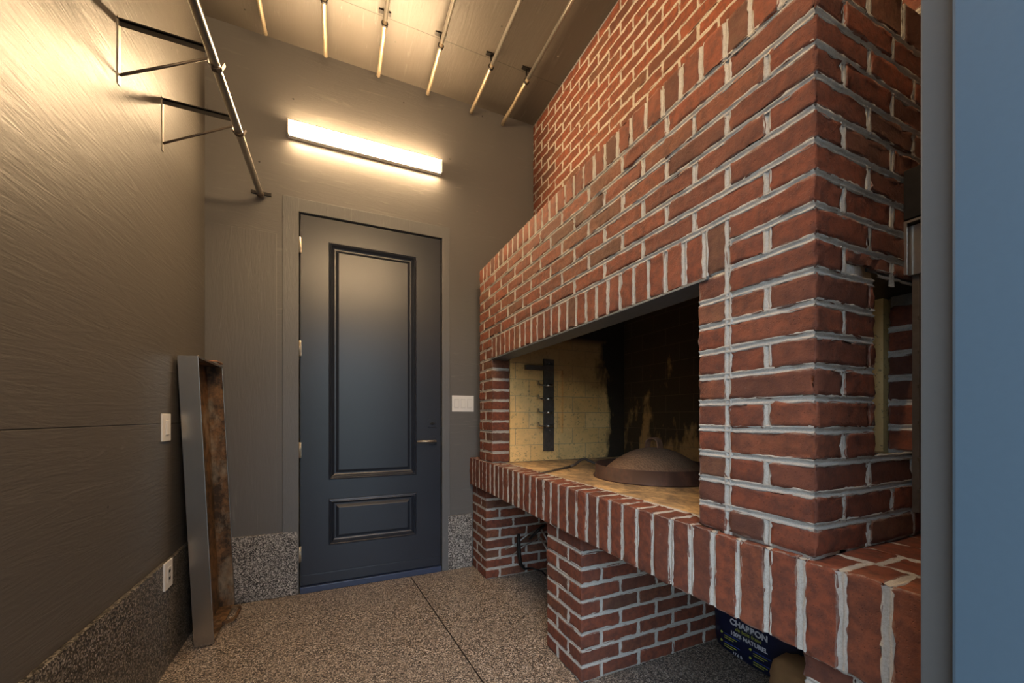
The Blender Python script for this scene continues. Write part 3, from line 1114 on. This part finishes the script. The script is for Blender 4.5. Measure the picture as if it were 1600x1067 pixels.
# poker
pk = MB()
pk.tube([(.985, 1.868, ZH1 + .008), (1.06, 1.90, ZH1 + .008), (1.20, 1.975, ZH1 + .010), (1.27, 2.012, ZH1 + .012)], [.003, .005, .006, .0075], 10)
pk.tube([(1.27, 2.012, ZH1 + .012), (1.32, 2.03, ZH1 + .020), (1.37, 2.045, ZH1 + .045), (1.40, 2.045, ZH1 + .050), (1.43, 2.035, ZH1 + .034), (1.48, 2.01, ZH1 + .014), (1.56, 1.985, ZH1 + .009)], [.0085, .008, .008, .008, .008, .007, .006], 10)
tag(pk.build('fire_poker', M_IRON), 'bent dark iron poker lying on the hearth left of the domed lid', 'poker')

# ------------------------------------------------------------------ under the hearth: charcoal bag, kraft bag, tongs
def soft_box(x0, x1, y0, y1, z0, z1, seed, puff=.02, wob=.006, n=10):
    r = np.random.default_rng(seed)
    ijk, fs = template(n, n, n)
    p = ijk / (n - 1)
    q = p.copy()
    s = np.array([x1 - x0, y1 - y0, z1 - z0])
    rad = .035
    P_ = p * s
    Q = np.clip(P_, rad, s - rad); D = P_ - Q
    ln = np.linalg.norm(D, axis=1, keepdims=True); ln[ln == 0] = 1
    P_ = Q + D / ln * np.minimum(ln, rad)
    cen = (p - .5) * 2
    bulge = np.prod(np.cos(cen * 1.2), axis=1, keepdims=True)
    P_ = P_ + cen * puff * (1 - np.abs(cen)[:, [1, 2, 0]] ** 2)
    P_ = P_ + r.normal(0, wob, P_.shape) * .5
    P_[:, 2] = np.maximum(P_[:, 2], 0.001)
    me = bpy.data.meshes.new('soft')
    me.from_pydata([tuple(v) for v in (P_ + np.array([x0, y0, z0]))], [], [tuple(int(i) for i in f) for f in fs])
    return me
BX = 1.72
bag = empty('charcoal_bag', (BX + .08, 1.19, 0))
tag(bag, 'navy paper bag of lump charcoal standing under the hearth', 'bag')
o = link_mesh('bag_body', soft_box(BX, BX + .17, .93, 1.392, 0.0, .56, 3, .012, .004), M_BAG, None, True)
kid(o, bag)
def text(body, size, mat, y, z, name='lettering', align='CENTER', bold=.0):
    cu = bpy.data.curves.new('t', 'FONT')
    cu.body = body; cu.size = size; cu.extrude = .0006; cu.offset = bold
    cu.align_x = align
    ob = bpy.data.objects.new('t', cu)
    COL.objects.link(ob)
    bpy.context.view_layer.update()
    me = bpy.data.meshes.new_from_object(ob.evaluated_get(bpy.context.evaluated_depsgraph_get()))
    bpy.data.objects.remove(ob)
    # text x -> -Y, text y -> Z, facing -X
    me.transform(Matrix(((0, 0, -1, BX - .016), (-1, 0, 0, y), (0, 1, 0, z), (0, 0, 0, 1))))
    o = link_mesh(name, me, mat)
    return kid(o, bag)
cy_ = 1.20
text('LUMP CHARCOAL', .034, M_PRINTW, cy_, .205, bold=.0010)
text('CHARBON', .037, M_PRINTW, cy_, .160, bold=.0014)
text('de bois franc', .024, M_PRINTY, cy_, .138)
text('100% NATUREL', .026, M_PRINTW, cy_, .110, bold=.0008)
for (yy, z0) in ((1.335, .098), (1.335, .058), (1.19, .088), (1.19, .050)):
    dots = MB()
    dots.lathe([(0, 0), (.006, 0), (.006, .001), (0, .001)], (0, 0, 0), 12)
    dots.bm.transform(Matrix(((0, 0, -1, BX - .015), (-1, 0, 0, yy), (0, 1, 0, z0), (0, 0, 0, 1))))
    kid(dots.build('bullet_mark', M_PRINTY), bag)
    ln = MB()
    for q in range(3):
        w_ = .08 - .016 * q
        ln.mi = 0 if q == 0 else 1
        ln.box(BX - .0165, BX - .0155, yy - .015 - w_, yy - .015, z0 - q * .010, z0 + .003 - q * .010)
    kid(ln.build('small_print', [M_PRINTB, M_PRINTY]), bag)
text('17.6 lb', .018, M_PRINTW, 1.25, .022)

kb = link_mesh('kraft_bag', soft_box(1.56, 1.69, .64, 1.01, 0, .19, 5, .012, .006), M_KRAFT, None, True)
tag(kb, 'low brown kraft paper bag slumped in front of the navy bag under the hearth', 'bag')

tg = empty('fire_tongs', (1.20, 2.47, 0))
tag(tg, 'black handled tongs leaning in the gap between the two left piers', 'tongs')
o = MB().tube([(1.07, 2.535, .215), (1.14, 2.53, .235), (1.24, 2.52, .300), (1.33, 2.50, .345)], .006, 8)
o.tube([(1.12, 2.53, .165), (1.20, 2.525, .215), (1.33, 2.50, .275)], .004, 8)
o.tube([(1.33, 2.50, .345), (1.42, 2.48, .18), (1.45, 2.46, .004)], .008, 8)
o.tube([(1.33, 2.50, .275), (1.40, 2.47, .14), (1.40, 2.42, .004)], .008, 8)
kid(o.build('tong_arm', M_GALV), tg)
o = MB().tube([(1.160, 2.50, .320), (1.155, 2.495, .28), (1.158, 2.49, .18), (1.168, 2.488, .11), (1.20, 2.488, .072), (1.25, 2.49, .070)], [.010, .013, .015, .014, .010, .006], 10)
o.tube([(1.24, 2.50, .27), (1.32, 2.49, .34), (1.36, 2.49, .36)], .010, 10)
o.tube([(1.25, 2.49, .070), (1.33, 2.48, .04), (1.36, 2.47, .008)], .006, 8)
kid(o.build('handle_grip', M_BLACK), tg)

# ------------------------------------------------------------------ lamps
def wall_light(x0, x1, yw, sgn, label, mat):
    """batten light: yw = wall plane, sgn = direction it faces (-1 towards the camera)"""
    r = empty('wall_light', ((x0 + x1) / 2, yw, 2.97))
    tag(r, label, 'light', 'batten wall lights')
    a, b_ = (yw + sgn * .036, yw)
    kid(MB().box(x0, x1, min(a, b_), max(a, b_), 2.922, 3.014, .003).build('housing', M_WHITE), r)
    a2, b2 = yw + sgn * .056, yw + sgn * .036
    kid(MB().box(x0 + .010, x1 - .010, min(a2, b2), max(a2, b2), 2.926, 3.010, .008).build('diffuser', mat), r)
    for xa in (x0, x1 - .010):
        kid(MB().box(xa, xa + .010, min(a2, b2) - .001, max(a2, b2) + .001, 2.922, 3.014, .002).build('end_cap', M_WHITE), r)
    return r
wall_light(-.290, .700, YF, -1, 'lit white batten light on the far wall above the door', M_LAMP)
wall_light(-.30, .69, YN, 1, 'lit white batten light over the near doorway, opposite the door', M_LAMP2)

# ------------------------------------------------------------------ switches and outlets
def plate_far(x0, x1, z0, z1):
    r = empty('light_switch', ((x0 + x1) / 2, YF, (z0 + z1) / 2))
    tag(r, 'white triple rocker switch plate between the door and the brickwork', 'switch')
    kid(MB().box(x0, x1, YF - .007, YF, z0, z1, .0025).build('plate', M_WHITE), r)
    for i in range(3):
        cx = x0 + (x1 - x0) * (i + .5) / 3 + (.006, 0, -.006)[i]
        kid(MB().box(cx - .0185, cx + .0185, YF - .0085, YF - .006, z0 + .026, z1 - .026, .0005).build('rocker_frame', M_WHITE2), r)
        kid(MB().box(cx - .0160, cx + .0160, YF - .012, YF - .0075, z0 + .030, z1 - .030, .002).build('rocker', M_WHITE), r)
plate_far(.784, .955, 1.178, 1.300)
def plate_left(name, y0, y1, z0, z1, xw, label, cat, two):
    r = empty(name, (xw, (y0 + y1) / 2, (z0 + z1) / 2))
    tag(r, label, cat)
    kid(MB().box(xw, xw + .008, y0, y1, z0, z1, .0025).build('plate', M_WHITE), r)
    cy_ = (y0 + y1) / 2; cz = (z0 + z1) / 2
    if two:
        kid(MB().box(xw + .007, xw + .0105, cy_ - .017, cy_ + .017, cz - .034, cz + .034, .001).build('socket_face', M_WHITE2), r)
        for s in (-1, 1):
            kid(MB().box(xw + .0100, xw + .0112, cy_ - .009, cy_ + .009, cz + s * .016 - .006, cz + s * .016 + .006).build('slots', M_BLACK), r)
    else:
        kid(MB().box(xw + .007, xw + .0095, cy_ - .0185, cy_ + .0185, cz - .036, cz + .036, .0005).build('rocker_frame', M_WHITE2), r)
        kid(MB().box(xw + .008, xw + .013, cy_ - .016, cy_ + .016, cz - .033, cz + .033, .002).build('rocker', M_WHITE), r)
plate_left('light_switch', 2.243, 2.338, 1.028, 1.154, XL, 'white switch plate on the left wall, above the wall outlet', 'switch', False)
plate_left('wall_outlet', 2.205, 2.295, .368, .490, XL + TW, 'white outlet plate low on the left wall in the flake base', 'outlet', True)

# ------------------------------------------------------------------ long metal pan standing against the left wall
PL, PWD, PD = 1.435, .455, .078
tr = empty('metal_pan', (-.645, 2.40, .003), (0, -math.radians(2.6), 0))
tag(tr, 'long rust stained stainless steel pan standing on end against the left wall', 'pan')
o = MB()
t_ = .0022
o.mi = 0
o.box(0, t_, 0, PWD, 0, PL)                          # bottom sheet, outside
o.box(t_, PD, 0, t_, 0, PL)                           # near long side, outside
o.box(t_, PD, PWD - t_, PWD, 0, PL)
o.box(t_, PD, t_, PWD - t_, 0, t_)
o.box(t_, PD, t_, PWD - t_, PL - t_, PL)
for (ya, yb_) in ((-.0005, .009), (PWD - .009, PWD + .0005)):  # rolled rim
    o.box(PD - .001, PD + .003, ya, yb_, 0, PL, .001)
o.box(PD - .001, PD + .003, 0, PWD, -.0005, .009, .001)
o.box(PD - .001, PD + .003, 0, PWD, PL - .009, PL + .0005, .001)
body = o.build('pan_body', M_PAN, tr)
o = MB()
e_ = .0006
o.box(t_, t_ + e_, t_, PWD - t_, t_, PL - t_)
o.box(t_, PD - .001, t_, t_ + e_, t_, PL - t_)
o.box(t_, PD - .001, PWD - t_ - e_, PWD - t_, t_, PL - t_)
o.box(t_, PD - .001, t_, PWD - t_, t_, t_ + e_)
o.box(t_, PD - .001, t_, PWD - t_, PL - t_ - e_, PL - t_)
lining = o.build('pan_inside', M_PANIN, tr)
lining['label'] = 'rust brown stained inside'
for z, dz in ((.004, 0.0), (PL + .003, .018)):
    o = MB()
    if dz == 0:
        o.strip([(PD, .17, .022), (PD + .040, .185, .022), (PD + .052, .21, .022), (PD + .052, .33, .022), (PD + .040, .355, .022), (PD, .37, .022)], .014, .010, (0, 0, 1))
    else:
        o.strip([(PD * .6, .20, PL), (PD * .6 + .02, .22, PL + .004), (PD * .6 + .05, .25, PL + .006), (PD * .6 + .05, .38, PL + .006), (PD * .6 + .02, .41, PL + .004), (PD * .6, .43, PL)], .008, .006, (1, 0, .3))
    o.build('handle', M_RUST if dz else M_PANIN, tr)

# ------------------------------------------------------------------ clothes-rail style pipe on brackets, left wall
RX, RZ = -.435, 2.512
rl = empty('wall_rail', (RX, 1.8, RZ))
tag(rl, 'long galvanised pipe rail running along the left wall on triangular brackets', 'rail')
kid(MB().tube([(RX, .60, RZ), (RX, 1.48, RZ), (RX, 2.26, RZ), (RX, 2.835, RZ)], .0170, 20).build('pipe', M_GALV), rl)
kid(MB().tube([(RX, 2.815, RZ), (RX, 2.850, RZ)], .0205, 20).build('end_cap', M_IRON), rl)
ec = MB().tube([(RX, 2.80, RZ), (RX, YF, RZ + .02)], .006, 8).box(RX - .055, RX + .055, YF - .010, YF, RZ + .012, RZ + .032, .002)
kid(ec.build('end_clip', M_BLACK), rl)
for y in (2.26, 1.872, 1.484, 1.096, .708):
    b_ = empty('bracket', (XL, y, 2.56))
    kid(b_, rl)
    a = MB()
    zt, zb_ = 2.570, 2.372
    a.strip([(XL, y, zt), (RX - .006, y, zt)], .022, .004, (0, 0, 1) if False else (0, 1, 0))
    a.strip([(XL + .002, y, zt - .010), (RX - .010, y, zt - .010)], .020, .003, (0, 0, 1))
    o = a.build('arm', M_BLACK); kid(o, rl)
    w_ = MB().strip([(XL + .002, y, zt + .01), (XL + .002, y, zb_ - .035)], .018, .004, (0, 1, 0)).build('wall_strap', M_GALV)
    kid(w_, rl)
    g_ = MB().tube([(XL + .003, y, zb_), (RX - .004, y, zt - .030)], .0048, 8).build('brace', M_IRON)
    kid(g_, rl)
    hk = MB()
    hk.strip([(RX - .008, y, zt), (RX - .022, y, zt - .03), (RX - .024, y, RZ - .004), (RX - .012, y, RZ - .020), (RX + .004, y, RZ - .022), (RX + .020, y, RZ - .010), (RX + .030, y, RZ + .012)], .020, .003, (0, 1, 0))
    kid(hk.build('cradle', M_IRON), rl)
    bpy.data.objects.remove(b_)

# ------------------------------------------------------------------ poles under the ceiling
rods = [(-.400, 3.462, 2.79, 0, 'tan-ended ceiling pole nearest the left wall'),
        (-.070, 3.462, 2.80, 0, 'second ceiling pole from the left wall, tan end'),
        (.255, 3.460, 2.82, 1, 'third ceiling pole from the left wall, held by one clamp'),
        (.590, 3.456, 2.83, 1, 'fourth ceiling pole from the left wall, above the lit fixture end'),
        (.925, 3.445, 2.85, 1, 'second ceiling pole from the brick wall'),
        (1.185, 3.440, 2.86, 1, 'ceiling pole nearest the brick wall')]
for (x, z, ye, cl, lab) in rods:
    r = empty('ceiling_pole', (x, 1.7, z))
    tag(r, lab, 'pole', 'metal poles hung under the ceiling')
    kid(MB().tube([(x, .45, z), (x, 1.4, z), (x, 2.40, z)], .0125, 16).build('pole_section', M_GALV), r)
    e_pts = [(x + random.uniform(-.0015, .0015), y, z + random.uniform(-.0015, .0015)) for y in np.linspace(2.40, ye, 9)]
    kid(MB().tube(e_pts, [.0125 * random.uniform(.93, 1.08) for _ in e_pts], 14).build('pole_end', M_TAN), r)
    for y in (2.43, 1.40, .60):
        k = MB()
        k.box(x - .035, x + .035, y - .013, y + .013, ZC - .007, ZC, .002)
        k.tube([(x, y, ZC - .005), (x, y, z + .012)], .0055, 8)
        cp = [(x + .017 * math.cos(a), y, z + .017 * math.sin(a)) for a in np.linspace(0, 2 * math.pi, 17)]
        k.strip(cp, .012, .004, (0, 1, 0))
        kid(k.build('clamp', M_BLACK), r)
